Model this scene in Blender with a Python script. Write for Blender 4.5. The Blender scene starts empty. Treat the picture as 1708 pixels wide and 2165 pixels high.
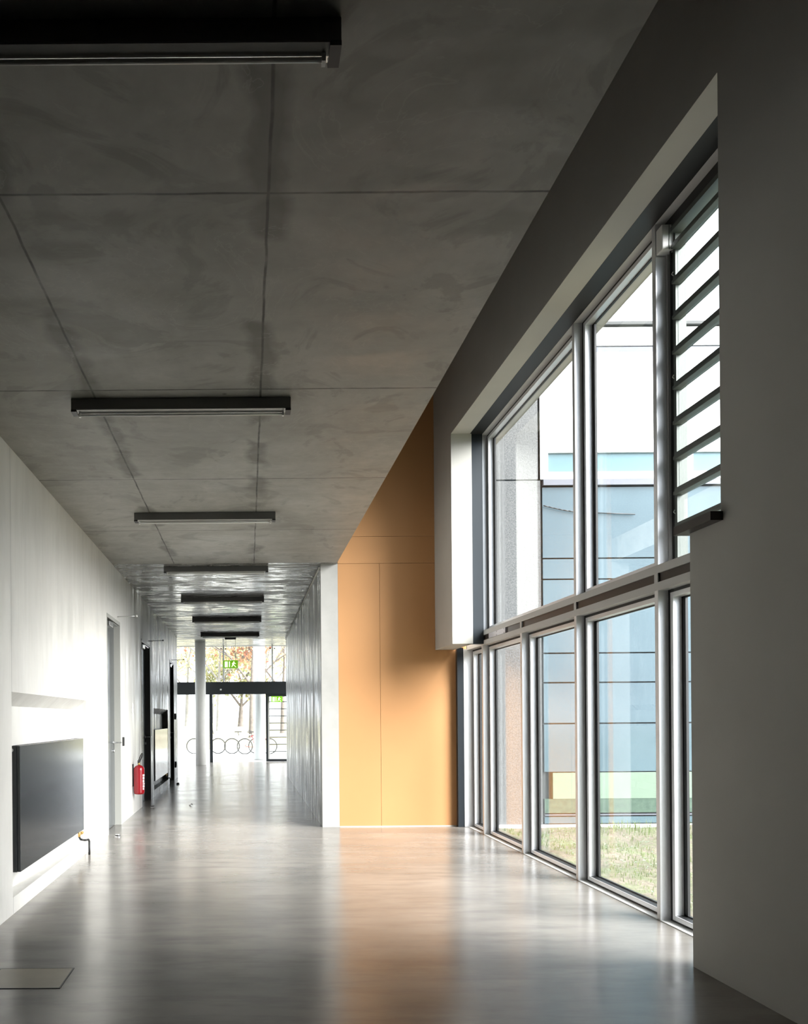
import bpy, math, random
from mathutils import Vector
random.seed(7)
S = bpy.context.scene
COL = S.collection

# ------------------------------------------------------------------ camera
F = 1700.0
cam = bpy.data.cameras.new('camera')
cam.sensor_fit = 'HORIZONTAL'
cam.sensor_width = 36.0
cam.lens = 36.0 * F / 1708.0
cam.shift_x = (854 - 524) / 1708.0
cam.shift_y = (1520 - 1082.5) / 1708.0
cam.clip_start = 0.05
cam.clip_end = 500
co = bpy.data.objects.new('camera', cam)
COL.objects.link(co)
co.location = (0, 0, 1.5)
co.rotation_mode = 'YXZ'
from mathutils import Matrix
base = Matrix.Rotation(math.radians(90), 4, 'X')
roll = Matrix.Rotation(-0.0080, 4, 'Z')
co.rotation_mode = 'QUATERNION'
co.rotation_quaternion = (base @ roll).to_quaternion()
S.camera = co

# ------------------------------------------------------------------ sky and exposure
SKY_STRENGTH = 4.6
w = bpy.data.worlds.new('overcast_sky')
S.world = w
w.use_nodes = True
nt = w.node_tree
bg = nt.nodes['Background']
tc = nt.nodes.new('ShaderNodeTexCoord')
sep = nt.nodes.new('ShaderNodeSeparateXYZ')
rmp = nt.nodes.new('ShaderNodeValToRGB')
nt.links.new(tc.outputs['Generated'], sep.inputs[0])
nt.links.new(sep.outputs['Z'], rmp.inputs[0])
rmp.color_ramp.elements[0].position = 0.0
rmp.color_ramp.elements[0].color = (0.80, 0.84, 0.90, 1)
rmp.color_ramp.elements[1].position = 0.6
rmp.color_ramp.elements[1].color = (0.93, 0.965, 1.0, 1)
nt.links.new(rmp.outputs[0], bg.inputs[0])
bg.inputs[1].default_value = SKY_STRENGTH
# hazy sun behind thin cloud: very wide and soft
sl = bpy.data.lights.new('hazy_sun', 'SUN')
sl.energy = 21.0
sl.angle = math.radians(50)
sl.color = (1.0, 0.97, 0.93)
so = bpy.data.objects.new('hazy_sun', sl)
COL.objects.link(so)
SUN_AZ, SUN_EL = math.radians(-31), math.radians(28)
sd = Vector((math.cos(SUN_AZ) * math.cos(SUN_EL), math.sin(SUN_AZ) * math.cos(SUN_EL), math.sin(SUN_EL)))
so.rotation_mode = 'QUATERNION'
so.rotation_quaternion = sd.to_track_quat('Z', 'Y')
S.view_settings.view_transform = 'Standard'
S.view_settings.look = 'None'
S.view_settings.gamma = 1
S.view_settings.exposure = 0.15
S.view_settings.use_curve_mapping = False
S.cycles.max_bounces = 14
S.cycles.diffuse_bounces = 8
S.cycles.glossy_bounces = 6
S.cycles.transparent_max_bounces = 16
S.cycles.sample_clamp_indirect = 8.0
S.cycles.caustics_reflective = False
S.cycles.caustics_refractive = False

# ------------------------------------------------------------------ node helpers
class NB:
    def __init__(self, name):
        self.m = bpy.data.materials.new(name)
        self.m.use_nodes = True
        self.t = self.m.node_tree
        self.b = self.t.nodes['Principled BSDF']
        self.out = self.t.nodes['Material Output']
        c = self.t.nodes.new('ShaderNodeTexCoord')
        self.coord = c.outputs['Object']
        s = self.t.nodes.new('ShaderNodeSeparateXYZ')
        self.t.links.new(self.coord, s.inputs[0])
        self.x, self.y, self.z = s.outputs
    def put(self, sock, v):
        if isinstance(v, (int, float)): sock.default_value = v
        elif isinstance(v, tuple): sock.default_value = v if len(v) != 3 or sock.type == 'VECTOR' else (*v, 1)
        else: self.t.links.new(v, sock)
    def math(self, op, a, b=0.0, c=None, clamp=False):
        n = self.t.nodes.new('ShaderNodeMath'); n.operation = op; n.use_clamp = clamp
        self.put(n.inputs[0], a); self.put(n.inputs[1], b)
        if c is not None: self.put(n.inputs[2], c)
        return n.outputs[0]
    def noise(self, scale, detail=4, rough=0.55, stretch=(1, 1, 1), dist=0.0, off=(0, 0, 0)):
        mp = self.t.nodes.new('ShaderNodeMapping')
        self.t.links.new(self.coord, mp.inputs[0])
        mp.inputs['Scale'].default_value = stretch
        mp.inputs['Location'].default_value = off
        n = self.t.nodes.new('ShaderNodeTexNoise')
        self.t.links.new(mp.outputs[0], n.inputs['Vector'])
        n.inputs['Scale'].default_value = scale
        n.inputs['Detail'].default_value = detail
        n.inputs['Roughness'].default_value = rough
        n.inputs['Distortion'].default_value = dist
        return n.outputs[0]
    def map(self, v, a, b, c, d):
        n = self.t.nodes.new('ShaderNodeMapRange')
        self.put(n.inputs[0], v)
        for i, k in enumerate((a, b, c, d)): n.inputs[i + 1].default_value = k
        return n.outputs[0]
    def mix(self, f, a, b):
        n = self.t.nodes.new('ShaderNodeMix'); n.data_type = 'RGBA'
        self.put(n.inputs['Factor'], f); self.put(n.inputs[6], a); self.put(n.inputs[7], b)
        return n.outputs[2]
    def line(self, axis, off, period, width, wob=None):
        """1 on the joint, 0 elsewhere"""
        v = self.math('SUBTRACT', axis, off)
        if wob is not None: v = self.math('ADD', v, wob)
        v = self.math('DIVIDE', v, period)
        v = self.math('SUBTRACT', v, self.math('ROUND', v))
        v = self.math('MULTIPLY', self.math('ABSOLUTE', v), period)
        return self.map(v, width * 0.4, width, 1.0, 0.0)
    def bump(self, h, strength=0.2, dist=0.01):
        n = self.t.nodes.new('ShaderNodeBump')
        n.inputs['Strength'].default_value = strength
        n.inputs['Distance'].default_value = dist
        self.put(n.inputs['Height'], h)
        self.t.links.new(n.outputs[0], self.b.inputs['Normal'])
    def set(self, **k):
        names = dict(color='Base Color', rough='Roughness', metal='Metallic', spec='Specular IOR Level',
                     trans='Transmission Weight', coat='Coat Weight', aniso='Anisotropic')
        for a, v in k.items(): self.put(self.b.inputs[names[a]], v)
        return self

def plain(name, color, rough=0.5, metal=0.0, spec=0.5, var=0.0, scale=6.0):
    n = NB(name)
    if var > 0:
        f = n.noise(scale, 5)
        c2 = tuple(c * (1 - var) for c in color)
        n.set(color=n.mix(n.map(f, 0.35, 0.65, 0, 1), color, c2))
    else:
        f = n.noise(90, 2)
        n.set(color=n.mix(n.map(f, 0.3, 0.7, 0, 1), color, tuple(c * 0.97 for c in color)))
    n.set(rough=rough, metal=metal, spec=spec)
    return n.m

def emit(name, color, strength):
    n = NB(name)
    n.set(color=color, rough=0.4)
    n.b.inputs['Emission Color'].default_value = (*color, 1)
    n.b.inputs['Emission Strength'].default_value = strength
    return n.m

M = {}
# --- concrete of the ceiling slab
n = NB('ceiling_concrete')
cl = n.noise(0.9, 7, 0.62, (1, 0.7, 1), 0.8)
fine = n.noise(9, 6, 0.6)
c = n.mix(n.map(cl, 0.36, 0.66, 0, 1), (0.30, 0.297, 0.272), (0.41, 0.405, 0.375))
c = n.mix(n.map(fine, 0.3, 0.75, 0, 0.35), c, (0.21, 0.205, 0.185))
stain = n.noise(1.6, 5, 0.6, (1, 1, 1), 1.6, (5, 2, 0))
wj = n.math('MULTIPLY', n.math('SUBTRACT', n.noise(2.2, 4), 0.5), 0.25)
damp = n.math('MULTIPLY', n.math('MAXIMUM', n.line(n.x, 0.10, 50, 0.11, wj), n.line(n.x, -0.99, 50, 0.09, wj)), n.map(n.noise(1.1, 3, 0.5, (1, 1, 1), 0, (0, 3, 0)), 0.47, 0.53, 0, 1))
c = n.mix(n.math('MULTIPLY', damp, 0.75), c, (0.13, 0.128, 0.112))
c = n.mix(n.math('MULTIPLY', n.map(stain, 0.55, 0.61, 0, 1), 0.38), c, (0.17, 0.168, 0.15))
ring = n.map(n.math('ABSOLUTE', n.math('SUBTRACT', stain, 0.43)), 0.0, 0.012, 1, 0)
c = n.mix(n.math('MULTIPLY', ring, 0.35), c, (0.42, 0.41, 0.38))
wob = n.math('MULTIPLY', n.math('SUBTRACT', n.noise(3, 5), 0.5), 0.02)
jy = n.line(n.y, 3.25, 1.93, 0.009, wob)
lim = n.math('LESS_THAN', n.y, 10.97)
jx1 = n.math('MULTIPLY', n.line(n.x, 0.10, 60, 0.009, wob), lim)
jx2 = n.math('MULTIPLY', n.line(n.x, -0.99, 60, 0.009, wob), lim)
j = n.math('MAXIMUM', jy, n.math('MAXIMUM', jx1, jx2))
jn = n.math('MULTIPLY', j, n.map(n.noise(5, 3), 0.3, 0.6, 0.45, 1.0))
c = n.mix(jn, c, (0.035, 0.034, 0.03))
vor = n.t.nodes.new('ShaderNodeTexVoronoi'); n.t.links.new(n.coord, vor.inputs['Vector']); vor.inputs['Scale'].default_value = 1.7
pore = n.map(vor.outputs['Distance'], 0.0, 0.035, 1, 0)
c = n.mix(pore, c, (0.05, 0.05, 0.045))
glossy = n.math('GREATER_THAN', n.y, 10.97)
c = n.mix(n.math('MULTIPLY', glossy, 0.6), c, (0.11, 0.11, 0.105))  # corridor section painted darker: dimness beyond the joint is in the colour
rf = n.noise(2.6, 6, 0.65, (0.7, 2.2, 1), 0.7)
ra = n.map(rf, 0.38, 0.62, 0.42, 0.6); rb = n.map(rf, 0.42, 0.58, 0.13, 0.45)
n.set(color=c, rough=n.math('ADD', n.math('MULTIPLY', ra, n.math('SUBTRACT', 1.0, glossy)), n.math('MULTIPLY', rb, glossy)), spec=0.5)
n.bump(n.math('SUBTRACT', n.math('MULTIPLY', n.noise(1.8, 5, 0.5, (0.5, 1.6, 1)), 0.5), j), 0.03, 0.02)
M['ceiling'] = n.m

# --- wall concrete, vertical streaks
def wall_concrete(name, a, b, dark, r0, r1, jperiod, joff, jw=0.006):
    n = NB(name)
    cl = n.noise(1.3, 7, 0.6, (1, 1, 0.5), 0.6)
    st = n.noise(7, 5, 0.6, (1, 1, 0.12))
    c = n.mix(n.map(cl, 0.35, 0.65, 0, 1), a, b)
    c = n.mix(n.map(st, 0.5, 0.75, 0, 0.35), c, dark)
    j = n.line(n.y, joff, jperiod, jw)
    c = n.mix(n.math('MULTIPLY', j, 0.55), c, tuple(v * 0.35 for v in dark))
    vor = n.t.nodes.new('ShaderNodeTexVoronoi'); n.t.links.new(n.coord, vor.inputs['Vector']); vor.inputs['Scale'].default_value = 1.9
    c = n.mix(n.map(vor.outputs['Distance'], 0.0, 0.035, 0.8, 0), c, tuple(v * 0.3 for v in dark))
    n.set(color=c, rough=n.map(n.noise(5, 6, 0.6, (1, 1, 0.16), 0.8), 0.38, 0.62, r0, r1), spec=0.5)
    n.bump(n.noise(3, 4, 0.5, (1, 1.5, 0.25)), 0.04, 0.02)
    return n.m
M['wall_left'] = wall_concrete('left_wall_concrete', (0.80, 0.785, 0.745), (0.70, 0.685, 0.65), (0.56, 0.55, 0.515), 0.28, 0.6, 2.75, 8.99)
M['wall_corr_dim'] = wall_concrete('corridor_dim_concrete', (0.25, 0.247, 0.235), (0.18, 0.178, 0.168), (0.12, 0.118, 0.11), 0.2, 0.5, 0.62, 11.1, 0.008)  # shaded copy of the concrete: corridor dimness is in the colour

# --- polished floor
n = NB('polished_floor')
cl = n.noise(0.8, 6, 0.55, (1, 1.3, 1), 0.0)
f2 = n.noise(2.2, 6, 0.6, (0.7, 2.6, 1), 0.0)
c = n.mix(n.map(cl, 0.28, 0.72, 0, 1), (0.285, 0.262, 0.235), (0.165, 0.156, 0.142))
c = n.mix(n.map(f2, 0.45, 0.8, 0, 0.8), c, (0.13, 0.123, 0.113))
cr = n.map(n.math('ABSOLUTE', n.math('SUBTRACT', n.noise(0.55, 4, 0.5, (1, 1, 1), 0.7, (3, 9, 0)), 0.5)), 0, 0.0016, 0.6, 0)
j = n.line(n.y, 11.1, 300, 0.006)
c = n.mix(n.math('MULTIPLY', j, 0.6), c, (0.06, 0.055, 0.05))
n.set(color=c, rough=n.map(n.noise(1.4, 4, 0.5, (1, 1.8, 1)), 0.25, 0.75, 0.19, 0.27), spec=1.0)
M['floor'] = n.m

M['plaster'] = plain('grey_plaster', (0.52, 0.51, 0.48), 0.85, spec=0.2, var=0.05, scale=2)
M['dark_void'] = plain('upper_plaster', (0.04, 0.04, 0.04), 0.8, var=0.08, scale=2)  # unseen surfaces over the void, kept dark to cut bounced light
M['rear'] = plain('unseen_dark_absorber', (0.03, 0.03, 0.03), 0.8, var=0.1, scale=2)  # for unseen surfaces, dark to soak up stray light
M['orange'] = plain('orange_panel_paint', (0.53, 0.272, 0.112), 0.55, spec=0.35, var=0.04, scale=1.2)
M['skirting'] = plain('pale_skirting', (0.7, 0.68, 0.62), 0.5)
M['alu'] = plain('silver_aluminium', (0.55, 0.55, 0.54), 0.5, 0.0)
M['alu_white'] = plain('pale_aluminium', (0.86, 0.87, 0.89), 0.38, 0.5)
M['black'] = plain('black_gasket', (0.012, 0.013, 0.014), 0.5)
M['blackpanel'] = plain('black_panel', (0.014, 0.02, 0.026), 0.35)
M['slot'] = plain('slot_dark_brown', (0.03, 0.022, 0.018), 0.35)
M['louvre'] = plain('louvre_dark_metal', (0.11, 0.125, 0.115), 0.4, 0.3)
M['lampcase'] = plain('lamp_housing_grey', (0.13, 0.13, 0.128), 0.32, 0.55)
M['lampend'] = plain('lamp_end_black', (0.012, 0.012, 0.012), 0.4)
M['reflector'] = plain('lamp_reflector', (0.6, 0.6, 0.58), 0.25, 0.7)
M['tube'] = plain('lamp_tube_glass', (0.85, 0.85, 0.82), 0.2)
M['radiator'] = plain('anthracite_enamel', (0.038, 0.043, 0.046), 0.14, 0.2, 0.6)
M['radside'] = plain('anthracite_side', (0.018, 0.021, 0.024), 0.4)
M['chrome'] = plain('brushed_steel', (0.6, 0.6, 0.6), 0.3, 0.9)
M['door'] = plain('door_grey_steel', (0.11, 0.12, 0.125), 0.25, 0.3, 0.6)
M['jamb_light'] = plain('jamb_light_paint', (0.42, 0.42, 0.39), 0.5)
M['jamb_dark'] = plain('jamb_dark_paint', (0.025, 0.025, 0.026), 0.4)
M['brass'] = plain('brass', (0.7, 0.45, 0.15), 0.35, 0.8)
M['red'] = plain('extinguisher_red', (0.27, 0.008, 0.014), 0.25, 0, 0.6)
M['rubber'] = plain('black_rubber', (0.015, 0.015, 0.015), 0.5)
M['white'] = plain('white_plastic', (0.85, 0.85, 0.83), 0.4)
M['lilac'] = plain('satin_cover_plate', (0.62, 0.61, 0.66), 0.35, 0.3)
M['steel_dark'] = plain('dark_steel_frame', (0.028, 0.033, 0.038), 0.4, 0.3)
M['column'] = plain('column_concrete', (0.78, 0.77, 0.76), 0.5, var=0.06, scale=4)
M['pier'] = plain('pier_lit_concrete', (0.43, 0.425, 0.405), 0.6, var=0.1, scale=5)  # lit copy of the corridor concrete: window light is in the colour
M['hatch'] = plain('hatch_cover', (0.30, 0.265, 0.20), 0.32, var=0.12, scale=5)
M['kerb'] = plain('pale_kerb', (0.62, 0.62, 0.6), 0.7)
M['paving'] = plain('pale_paving', (0.6, 0.6, 0.58), 0.8, var=0.08)
M['far_lawn'] = plain('dark_lawn', (0.06, 0.075, 0.04), 0.9, var=0.2)  # unseen ground, darkened so less light bounces onto the ceiling
M['leafbrown'] = plain('dry_leaf_brown', (0.06, 0.04, 0.025), 0.7)
M['sign_green'] = emit('sign_green', (0.16, 0.42, 0.015), 0.9)
M['sign_white'] = emit('sign_white', (0.85, 1.0, 0.62), 1.3)

# glass: thin pane, mirror part by Fresnel
def pane(name, tint, boost):
    n = NB(name)
    t = n.t
    tr = t.nodes.new('ShaderNodeBsdfTransparent'); tr.inputs[0].default_value = (*tint, 1)
    gl = t.nodes.new('ShaderNodeBsdfGlossy'); gl.inputs['Roughness'].default_value = 0.0
    gl.inputs['Color'].default_value = (0.95, 0.97, 0.97, 1)
    fr = t.nodes.new('ShaderNodeFresnel'); 
    ge = t.nodes.new('ShaderNodeNewGeometry')
    n.put(fr.inputs[0], n.math('ADD', 1.5, n.math('MULTIPLY', ge.outputs['Backfacing'], 1 / 1.5 - 1.5)))
    f = n.math('MULTIPLY', fr.outputs[0], boost, clamp=True)
    mx = t.nodes.new('ShaderNodeMixShader')
    t.links.new(f, mx.inputs[0]); t.links.new(tr.outputs[0], mx.inputs[1]); t.links.new(gl.outputs[0], mx.inputs[2])
    t.links.new(mx.outputs[0], n.out.inputs['Surface'])
    return n.m
M['glass'] = pane('window_glass', (0.955, 0.97, 0.978), 1.1)
M['glass_far'] = pane('far_glass', (0.97, 0.985, 0.985), 0.8)

# --- outdoor
n = NB('facade_glass_blue')
f = n.noise(0.8, 3, 0.5, (1, 1, 1)); g = n.noise(60, 2)
c = n.mix(n.map(f, 0.35, 0.65, 0, 1), (0.065, 0.105, 0.13), (0.09, 0.14, 0.168))
c = n.mix(n.map(g, 0.3, 0.7, 0, 0.3), c, (0.13, 0.18, 0.205))
n.set(color=c, rough=0.10, spec=0.7)
n.bump(n.noise(0.9, 1, 0.4), 0.03, 0.05)
M['facade_blue'] = n.m
n = NB('facade_green_stone')
c = n.mix(n.map(n.noise(14, 6), 0.35, 0.65, 0, 1), (0.03, 0.065, 0.045), (0.06, 0.105, 0.072))
n.set(color=c, rough=0.6)
M['facade_green'] = n.m
M['facade_mint'] = plain('facade_mint_band', (0.15, 0.215, 0.16), 0.5, var=0.04)
M['facade_white'] = plain('facade_white_panel', (0.78, 0.79, 0.80), 0.5)
M['facade_grey'] = plain('facade_grey_strip', (0.13, 0.14, 0.17), 0.5)
M['facade_teal'] = plain('facade_teal_window', (0.13, 0.22, 0.25), 0.15, spec=0.6)
M['facade_joint'] = plain('facade_dark_joint', (0.04, 0.045, 0.045), 0.5)
n = NB('facade_pebble_concrete')
v = n.noise(55, 3, 0.7)
c = n.mix(n.map(v, 0.4, 0.6, 0, 1), (0.085, 0.088, 0.09), (0.16, 0.163, 0.165))
n.set(color=c, rough=0.8)
n.bump(v, 0.4, 0.01)
M['pebble'] = n.m
n = NB('lawn_soil')
v = n.noise(2.6, 6, 0.65, (1, 1, 1), 0.4); v2 = n.noise(22, 5, 0.7)
c = n.mix(n.map(v2, 0.35, 0.65, 0, 1), (0.25, 0.215, 0.165), (0.12, 0.10, 0.072))
c = n.mix(n.map(v, 0.45, 0.60, 0, 0.6), c, (0.13, 0.17, 0.07))
n.set(color=c, rough=0.9)
n.bump(v2, 0.6, 0.03)
M['soil'] = n.m
def leafmat(name, a, b, tr=0.35, scale=3.0):
    n = NB(name)
    f = n.noise(scale, 4, 0.7)
    c = n.mix(n.map(f, 0.38, 0.62, 0, 1), a, b)
    n.set(color=c, rough=0.6)
    tl = n.t.nodes.new('ShaderNodeBsdfTranslucent')
    n.t.links.new(c, tl.inputs[0])
    mx = n.t.nodes.new('ShaderNodeMixShader'); mx.inputs[0].default_value = tr
    n.t.links.new(n.b.outputs[0], mx.inputs[1]); n.t.links.new(tl.outputs[0], mx.inputs[2])
    n.t.links.new(mx.outputs[0], n.out.inputs['Surface'])
    return n.m
M['grass'] = leafmat('grass_blades', (0.13, 0.19, 0.05), (0.20, 0.25, 0.085), 0.4)
M['weed'] = leafmat('weed_leaves', (0.20, 0.28, 0.18), (0.30, 0.36, 0.26), 0.3, 8)
M['leaf_red'] = leafmat('leaves_red', (0.34, 0.14, 0.10), (0.45, 0.32, 0.18), 0.5, 1.2)
M['leaf_yellow'] = leafmat('leaves_yellow', (0.48, 0.42, 0.22), (0.42, 0.42, 0.28), 0.5, 1.2)
M['leaf_green'] = leafmat('leaves_green', (0.17, 0.20, 0.10), (0.38, 0.34, 0.15), 0.5, 1.2)
M['bark'] = plain('bark_grey', (0.14, 0.12, 0.105), 0.9, var=0.3, scale=5)
M['bark_pale'] = plain('bark_pale', (0.28, 0.27, 0.25), 0.9, var=0.3, scale=5)
n = NB('leaf_litter_ground')
c = n.mix(n.map(n.noise(1.4, 5), 0.4, 0.6, 0, 1), (0.30, 0.30, 0.22), (0.26, 0.22, 0.11))
n.set(color=c, rough=0.9)
M['park'] = n.m

# ------------------------------------------------------------------ mesh helpers
class MB:
    def __init__(self): self.v = []; self.f = []; self.smooth = []
    def quad_box(self, p):      # 8 points: bottom 4 ccw, top 4 ccw
        b = len(self.v); self.v += [tuple(q) for q in p]
        for f in ((3, 2, 1, 0), (4, 5, 6, 7), (0, 1, 5, 4), (1, 2, 6, 5), (2, 3, 7, 6), (3, 0, 4, 7)):
            self.f.append(tuple(b + i for i in f)); self.smooth.append(False)
        return self
    def box(self, x0, x1, y0, y1, z0, z1):
        return self.quad_box([(x0, y0, z0), (x1, y0, z0), (x1, y1, z0), (x0, y1, z0), (x0, y0, z1), (x1, y0, z1), (x1, y1, z1), (x0, y1, z1)])
    def tube(self, p0, p1, r0, r1=None, n=12, caps=True):
        r1 = r0 if r1 is None else r1
        p0 = Vector(p0); p1 = Vector(p1); d = (p1 - p0).normalized()
        u = d.orthogonal().normalized(); w_ = d.cross(u)
        b = len(self.v)
        for p, r in ((p0, r0), (p1, r1)):
            for i in range(n):
                a = 2 * math.pi * i / n
                self.v.append(tuple(p + (u * math.cos(a) + w_ * math.sin(a)) * r))
        for i in range(n):
            k = (i + 1) % n
            self.f.append((b + i, b + k, b + n + k, b + n + i)); self.smooth.append(True)
        if caps:
            self.f.append(tuple(b + i for i in reversed(range(n)))); self.smooth.append(False)
            self.f.append(tuple(b + n + i for i in range(n))); self.smooth.append(False)
        return self
    def path(self, pts, r, n=8):
        for a, b in zip(pts[:-1], pts[1:]): self.tube(a, b, r, r, n)
        return self
    def lathe(self, prof, cx, cy, n=28):        # prof: (radius, z)
        b = len(self.v)
        for r, z in prof:
            for i in range(n):
                a = 2 * math.pi * i / n
                self.v.append((cx + r * math.cos(a), cy + r * math.sin(a), z))
        for k in range(len(prof) - 1):
            for i in range(n):
                j = (i + 1) % n
                self.f.append((b + k * n + i, b + k * n + j, b + (k + 1) * n + j, b + (k + 1) * n + i)); self.smooth.append(True)
        self.f.append(tuple(b + i for i in reversed(range(n)))); self.smooth.append(False)
        self.f.append(tuple(b + (len(prof) - 1) * n + i for i in range(n))); self.smooth.append(False)
        return self
    def torus(self, c, R, r, axis='Y', n=36, m=8):
        b = len(self.v); c = Vector(c)
        for i in range(n):
            a = 2 * math.pi * i / n
            for k in range(m):
                t = 2 * math.pi * k / m
                rad = R + r * math.cos(t); h = r * math.sin(t)
                self.v.append(tuple(c + Vector((rad * math.cos(a), h, rad * math.sin(a)))))
        for i in range(n):
            for k in range(m):
                i2 = (i + 1) % n; k2 = (k + 1) % m
                self.f.append((b + i * m + k, b + i * m + k2, b + i2 * m + k2, b + i2 * m + k)); self.smooth.append(True)
        return self
    def poly_y(self, pts, y0, y1):               # polygon in x,z extruded along y
        b = len(self.v); k = len(pts)
        self.v += [(x, y0, z) for x, z in pts] + [(x, y1, z) for x, z in pts]
        self.f.append(tuple(b + i for i in range(k))); self.f.append(tuple(b + k + i for i in reversed(range(k))))
        self.smooth += [False, False]
        for i in range(k):
            j = (i + 1) % k
            self.f.append((b + j, b + i, b + k + i, b + k + j)); self.smooth.append(False)
        return self
    def build(self, name, mat, parent=None, bevel=0.0, kind=None):
        off = Vector(parent.get('_w', (0, 0, 0))) if parent else Vector((0, 0, 0))
        me = bpy.data.meshes.new(name)
        me.from_pydata([tuple(Vector(v) - off) for v in self.v], [], self.f)
        me.polygons.foreach_set('use_smooth', self.smooth)
        me.materials.append(mat)
        me.update()
        o = bpy.data.objects.new(name, me)
        COL.objects.link(o)
        if parent:
            o.parent = parent; o['_w'] = tuple(off)
        if bevel:
            b = o.modifiers.new('edge', 'BEVEL'); b.width = bevel; b.segments = 2; b.limit_method = 'ANGLE'
        if kind: o['kind'] = kind
        return o

def tag(o, label, cat, group=None, kind=None):
    o['label'] = label; o['category'] = cat
    if group: o['group'] = group
    if kind: o['kind'] = kind
    return o
def empty(name, loc, label=None, cat=None, group=None, kind=None):
    o = bpy.data.objects.new(name, None); COL.objects.link(o)
    o.location = loc; o['_w'] = tuple(loc); o.empty_display_size = 0.1
    if label: tag(o, label, cat, group)
    if kind: o['kind'] = kind
    return o
def copy_tree(o, loc=None, label=None, parent=None):
    c = o.copy(); COL.objects.link(c)
    if parent is not None: c.parent = parent
    if loc is not None: c.location = loc
    if label: c['label'] = label
    for ch in list(o.children): copy_tree(ch, None, None, c)
    return c
def struct(o, label=None, cat=None):
    o['kind'] = 'structure'
    if label: o['label'] = label; o['category'] = cat
    return o

# ------------------------------------------------------------------ setting
XL = -1.83; XR = 1.018; XE = 1.235; H = 3.624; YO = 11.08; YB = -5.0
struct(MB().box(-2.2, 3.07, YB, 3.4, -0.12, 0.0).build('floor', M['rear']), 'added dark floor near the viewer to cut bounced light', 'floor')  # added dark floor out of view, keeps the foreground from getting too bright
struct(MB().box(-9, 3.07, 3.4, 28.1, -0.12, 0.0).build('floor', M['floor']), 'polished grey-brown concrete floor running down the corridor', 'floor')
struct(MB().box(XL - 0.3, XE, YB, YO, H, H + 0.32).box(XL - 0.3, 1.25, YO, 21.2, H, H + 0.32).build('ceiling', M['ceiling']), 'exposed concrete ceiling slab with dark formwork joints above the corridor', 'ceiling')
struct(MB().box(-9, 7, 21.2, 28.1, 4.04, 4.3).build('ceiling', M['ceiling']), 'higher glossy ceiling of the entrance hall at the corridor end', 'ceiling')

# left wall: front layer with niches and door recesses, back layer behind it
XN = XL - 0.12
niches = [(6.23, 9.10), (15.6, 18.4)]
doors = [(10.47, 11.56), (13.86, 15.1), (18.9, 19.9)]
ZN0, ZN1, ZD = 0.13, 1.725, 2.90
m_near, m_mid, m_far = MB(), MB(), MB()
ys = sorted([YB, 4.2, 20.9] + [a for t in niches + doors for a in t])
for a, b in zip(ys[:-1], ys[1:]):
    mid = (a + b) / 2
    m = m_near if mid < 4.2 else (m_mid if mid < 14.5 else m_far)
    if any(p < mid < q for p, q in niches):
        m.box(XN, XL, a, b, 0, ZN0); m.box(XN, XL, a, b, ZN1, H)
        m.poly_y([(XL, ZN1), (XN, 1.62), (XN, ZN1)], a, b)
    elif any(p < mid < q for p, q in doors):
        m.box(XN, XL, a, b, ZD, H)
    else: m.box(XN, XL, a, b, 0, H)
m_near.box(XN - 0.25, XN, YB, 4.2, 0, H); m_mid.box(XN - 0.25, XN, 4.2, 15.1, 0, H); m_far.box(XN - 0.25, XN, 15.1, 20.9, 0, H)
struct(m_near.build('wall_left', M['rear']), 'unseen left wall beside the viewer, darkened to cut bounced light', 'wall')  # unseen wall section given an invented dark colour to absorb light
struct(m_far.build('wall_left', M['wall_corr_dim']), 'left corridor wall past the second door, dim light put into its darker concrete', 'wall')  # same concrete as the pale part, with the dim light painted in
struct(m_mid.build('wall_left', M['wall_left']), 'pale fair-faced concrete wall with radiator niches and recessed doors', 'wall')

# corridor right wall (its narrow end is the concrete pier beside the orange wall)
struct(MB().box(XR, 1.253, YO, YO + 0.12, 0, H).build('wall_corridor_end', M['pier']), 'concrete end face of the corridor wall beside the orange wall, coloured paler for the window light', 'wall')
struct(MB().box(XR, 1.253, YO + 0.12, 21.3, 0, H).build('wall_corridor', M['wall_corr_dim']), 'concrete wall on the right side of the far corridor, coloured dark for the dim light', 'wall')
struct(MB().box(XR - 0.012, XR + 0.0, YO + 0.15, 21.3, H - 0.035, H - 0.012).build('trim_1', M['skirting']), 'thin pale strip painted for the light in the gap where the corridor wall meets the ceiling', 'trim')  # stands in for light caught in the wall-ceiling gap

# orange end wall made of large panels
m = MB(); g = 0.004
for x0, x1, z0, z1 in ((1.253, 1.83, 0.0, 3.63), (1.83, 3.02, 0.0, 3.63), (1.253, 3.02, 3.63, 4.0), (1.253, 3.02, 4.0, 7.0)):
    m.box(x0 + g / 2, x1 - g / 2, YO + 0.005, YO + 0.05, z0 + g / 2, z1 - g / 2)
struct(m.build('wall_orange', M['orange']), 'orange painted panelled end wall beside the window front', 'wall')
struct(MB().box(0.8, 3.3, YO + 0.05, YO + 0.12, H + 0.32, 7.2).box(1.253, 3.3, YO + 0.05, YO + 0.12, 0, H + 0.32).build('wall_orange_backing', M['rear']), 'backing behind the orange panels', 'wall')
struct(MB().box(1.256, 2.86, YO - 0.004, YO + 0.004, 0, 0.012).build('baseboard_far', M['skirting']), 'thin pale line at the foot of the orange wall', 'baseboard')

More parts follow.
